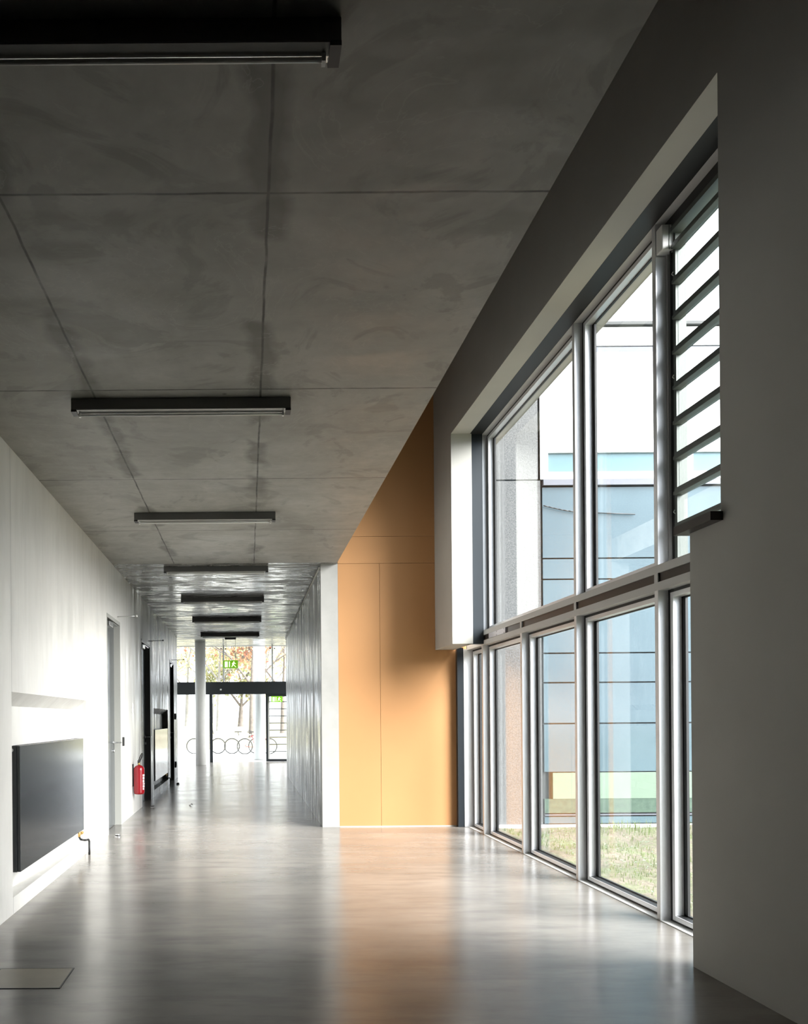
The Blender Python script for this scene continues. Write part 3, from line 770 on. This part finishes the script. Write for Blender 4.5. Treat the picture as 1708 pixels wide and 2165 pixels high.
cp = tag(MB().tube((6.2, YA + 0.2, 6.97), (6.2, YA + 0.2, 8.35), 0.018).build('roof_mast', M['facade_grey']), 'thin mast on the roof of the courtyard building', 'mast')
tag(MB().box(3.2, 14, YA - 0.07, YA - 0.02, -0.05, 0.0).build('kerb_strip', M['kerb']), 'pale kerb strip at the foot of the courtyard building', 'kerb', kind='structure')

# courtyard ground
import itertools
m = MB(); nx, ny = 60, 70
gx0, gx1, gy0, gy1 = 3.16, 14.0, 1.0, YA - 0.1
def gz(x, y): return -0.03 + 0.02 * math.sin(x * 3.1 + y * 1.7) + 0.018 * math.sin(y * 5.3 - x * 2.2) if x > 3.4 else -0.035
for j in range(ny + 1):
    for i in range(nx + 1):
        x = gx0 + (gx1 - gx0) * (i / nx) ** 1.4; y = gy0 + (gy1 - gy0) * j / ny
        m.v.append((x, y, gz(x, y)))
for j in range(ny):
    for i in range(nx):
        a = j * (nx + 1) + i; m.f.append((a, a + 1, a + nx + 2, a + nx + 1)); m.smooth.append(True)
tag(m.build('lawn_ground', M['soil']), 'patchy soil of the courtyard lawn', 'lawn', kind='structure')
struct(MB().box(-60, 60, -60, 28.2, -0.5, -0.13).build('ground', M['far_lawn']), 'wide lawn around the building, darkened to cut bounced light', 'ground')
struct(MB().box(-30, 30, 28.15, 40, -0.2, -0.01).build('ground', M['paving']), 'pale paving outside the entrance', 'ground')
def patch(x, y): return 0.5 + 0.5 * math.sin(x * 2.3 + 1.3 * math.sin(y * 1.9)) * math.cos(y * 1.6 + x * .9)
m = MB()
for k in range(15000):
    x = 3.45 + random.random() ** 1.3 * 5.5; y = 4.2 + random.random() * 6.8
    if random.random() > 0.10 + 0.75 * patch(x, y) + (0.6 if y > 10.2 and x > 4.6 else 0): continue
    hgt = random.uniform(0.02, 0.06) * (1.0 + 1.6 * (y > 10.2 and x > 4.6))
    a = random.random() * 6.28; wd = random.uniform(0.0025, 0.005); l = random.uniform(0, 0.5) * hgt; z = gz(x, y)
    dx, dy = math.cos(a) * wd, math.sin(a) * wd; b = len(m.v); t = random.random() * 6.28
    m.v += [(x - dx, y - dy, z - .005), (x + dx, y + dy, z - .005), (x + math.cos(t) * l * .4 + dx * .6, y + math.sin(t) * l * .4 + dy * .6, z + hgt * .6),
            (x + math.cos(t) * l, y + math.sin(t) * l, z + hgt), (x + math.cos(t) * l * .4 - dx * .6, y + math.sin(t) * l * .4 - dy * .6, z + hgt * .6)]
    m.f += [(b, b + 1, b + 2, b + 4), (b + 4, b + 2, b + 3)]; m.smooth += [False, False]
tag(m.build('lawn_grass', M['grass'], kind='stuff'), 'patchy green grass growing in the courtyard outside the windows', 'grass', kind='stuff')
m = MB()
for k in range(3200):
    x = 3.45 + random.random() ** 1.3 * 5.0; y = 4.2 + random.random() * 6.7
    if random.random() > 0.25 + 0.5 * (1 - patch(x + 1.1, y)): continue
    z = gz(x, y) + random.uniform(0.01, 0.05); s = random.uniform(0.010, 0.024); a = random.random() * 6.28; t1 = random.uniform(-.35, .35); b = len(m.v)
    ca, sa = math.cos(a) * s, math.sin(a) * s
    m.v += [(x - ca, y - sa, z - t1 * s), (x + sa * .6, y - ca * .6, z + .3 * s), (x + ca, y + sa, z + t1 * s), (x - sa * .6, y + ca * .6, z + .2 * s)]
    m.f.append((b, b + 1, b + 2, b + 3)); m.smooth.append(False)
tag(m.build('lawn_weeds', M['weed'], kind='stuff'), 'pale green low weeds among the courtyard grass', 'weeds', kind='stuff')

# ------------------------------------------------------------------ park beyond the entrance
m = MB(); b = 0
prof = [(39.9, -0.03), (41, -0.02), (44, 0.2), (60, 0.95), (90, 1.6)]
for y, z in prof: m.v += [(-45, y, z), (45, y, z)]
for k in range(len(prof) - 1): m.f.append((2 * k, 2 * k + 1, 2 * k + 3, 2 * k + 2)); m.smooth.append(True)
tag(m.build('park_ground', M['park']), 'pale ground with fallen leaves rising toward the trees', 'ground', kind='structure')
tag(MB().lathe([(0.21, 0.0), (0.21, 5.0)], PX(548.5, 29.6), 29.6, 32).build('round_column', M['facade_white']), 'white round column outside the entrance glazing', 'column')

def tree(px, Y, z0, r, h, fork, leaf, nleaf, label, cx=0, spread=2.2, bark='bark', lz=0.4, seed=1, size=0.16, leaf_range=None):
    rnd = random.Random(seed)
    x = PX(px, Y)
    root = empty('park_tree', (x, Y, z0), label, 'tree', 'trees beyond the entrance')
    m = MB(); tips = []
    m.tube((x, Y, z0 - .1), (x, Y, z0 + .25), r * 1.35, r * 1.02, 10, False)
    m.tube((x, Y, z0 + .25), (x + r * .3, Y, z0 + fork), r * 1.02, r * .8, 10, False)
    def br(p, d, rad, ln, lev):
        q = p + d * ln; m.tube(p, q, rad, rad * .68, 7, False); tips.append(q)
        if lev <= 0: return
        for _ in range(3 if lev > 1 else 2):
            nd = (d + Vector((rnd.uniform(-.75, .75), rnd.uniform(-.6, .6), rnd.uniform(-.15, .5)))).normalized()
            br(q, nd, rad * .62, ln * rnd.uniform(.6, .85), lev - 1)
    top = Vector((x + r * .3, Y, z0 + fork))
    br(top, Vector((0.05, 0, 1)), r * .62, h * .28, 3)
    br(top, Vector((-.6, .1, .8)).normalized(), r * .5, h * .24, 3)
    br(top, Vector((.7, -.1, .7)).normalized(), r * .45, h * .22, 3)
    m.build('trunk', M[bark], root)
    m = MB()
    for _ in range(nleaf):
        t = rnd.choice(tips)
        p = Vector((t.x + rnd.gauss(0, .45) + cx, t.y + rnd.gauss(0, .5), t.z + rnd.gauss(0, .45) - lz))
        if leaf_range and not (leaf_range[0] < p.z < leaf_range[1]): continue
        u = Vector((rnd.gauss(0, 1), rnd.gauss(0, 1), rnd.gauss(0, 1))).normalized(); v = u.orthogonal().normalized()
        s = size * rnd.uniform(.6, 1.3); b = len(m.v)
        m.v += [tuple(p - u * s), tuple(p + v * s * .6), tuple(p + u * s), tuple(p - v * s * .6)]
        m.f.append((b, b + 1, b + 2, b + 3)); m.smooth.append(False)
    m.build('foliage', M[leaf], root)
tree(508.5, 60, 0.9, 0.19, 6.0, 1.5, 'leaf_green', 1100, 'tree with a forked brown trunk seen through the doorway glazing', cx=-1.0, lz=.5, seed=3)
tree(531, 48, 0.3, 0.15, 9.0, 3.2, 'leaf_red', 900, 'tall grey-barked tree with reddish leaves beside the white outside column', lz=.0, seed=5)
tree(462, 55, 0.7, 0.16, 8.0, 3.4, 'leaf_red', 1300, 'pale-barked tree with red autumn leaves left of the hanging exit sign', bark='bark_pale', lz=.2, seed=8)
tree(597, 52, 0.6, 0.14, 8.0, 2.6, 'leaf_red', 1100, 'red and yellow autumn tree at the right end of the glazing', lz=.2, seed=11)
tree(395, 62, 1.0, 0.15, 8.0, 2.6, 'leaf_yellow', 1300, 'pale yellow tree at the left end of the glazing', bark='bark_pale', seed=13)
tree(452, 70, 1.2, 0.14, 8.0, 2.4, 'leaf_yellow', 1500, 'distant yellow tree behind the black post', bark='bark_pale', seed=17)
tree(560, 72, 1.2, 0.14, 8.5, 2.8, 'leaf_yellow', 1200, 'distant yellow tree behind the white outside column', bark='bark_pale', seed=19)

def bicycle(x, Y, ang, frame, label):
    bk = empty('bicycle', (x, Y, 0), label, 'bicycle', 'parked bicycles outside the entrance')
    R = 0.325; wb = 1.05
    MBs = []
    for c in (0, wb):
        m = MB().torus((x + c, Y, R), R, 0.024).build('wheel', M['rubber'], bk)
        s = MB().tube((x + c, Y - .03, R), (x + c, Y + .03, R), 0.02)
        for k in range(12):
            a = k * math.pi / 6; s.tube((x + c, Y, R), (x + c + R * math.cos(a), Y, R + R * math.sin(a)), 0.0015, n=4)
        s.build('spokes', M['chrome'], m)
    bb = (x + .45, Y, .28); st = (x + .30, Y, .78); hd = (x + .86, Y, .82); hb = (x + .88, Y, .68)
    MB().path([bb, st], .016).path([st, hd], .016).path([bb, hb], .018).path([hb, (x + wb, Y, R)], .013).path([bb, (x, Y, R)], .011).path([st, (x, Y, R)], .009).build('frame', frame, bk)
    MB().path([hd, (x + .83, Y, .98), (x + .83, Y - .25, 1.0), (x + .72, Y - .27, 1.0)], .012).path([(x + .83, Y, .98), (x + .83, Y + .25, 1.0), (x + .72, Y + .27, 1.0)], .012).build('handlebar', M['rubber'], bk)
    MB().tube(st, (x + .27, Y, .92), .013).quad_box([(x + .12, Y - .07, .92), (x + .42, Y - .02, .92), (x + .42, Y + .02, .92), (x + .12, Y + .07, .92), (x + .12, Y - .07, .96), (x + .42, Y - .02, .96), (x + .42, Y + .02, .96), (x + .12, Y + .07, .96)]).build('saddle', M['rubber'], bk)
bicycle(-2.37, 35.3, 0, M['chrome'], 'leftmost parked bicycle, mostly behind the black post')
bicycle(-0.70 - 1.05 + 1.05 - 0.0, 35.0, 0, M['white'], 'parked bicycle in the middle of the doorway view')
bicycle(-0.14, 34.5, 0, M['red'], 'rightmost parked bicycle with a red frame behind the white column')

for o in S.objects:
    if '_w' in o: del o['_w']
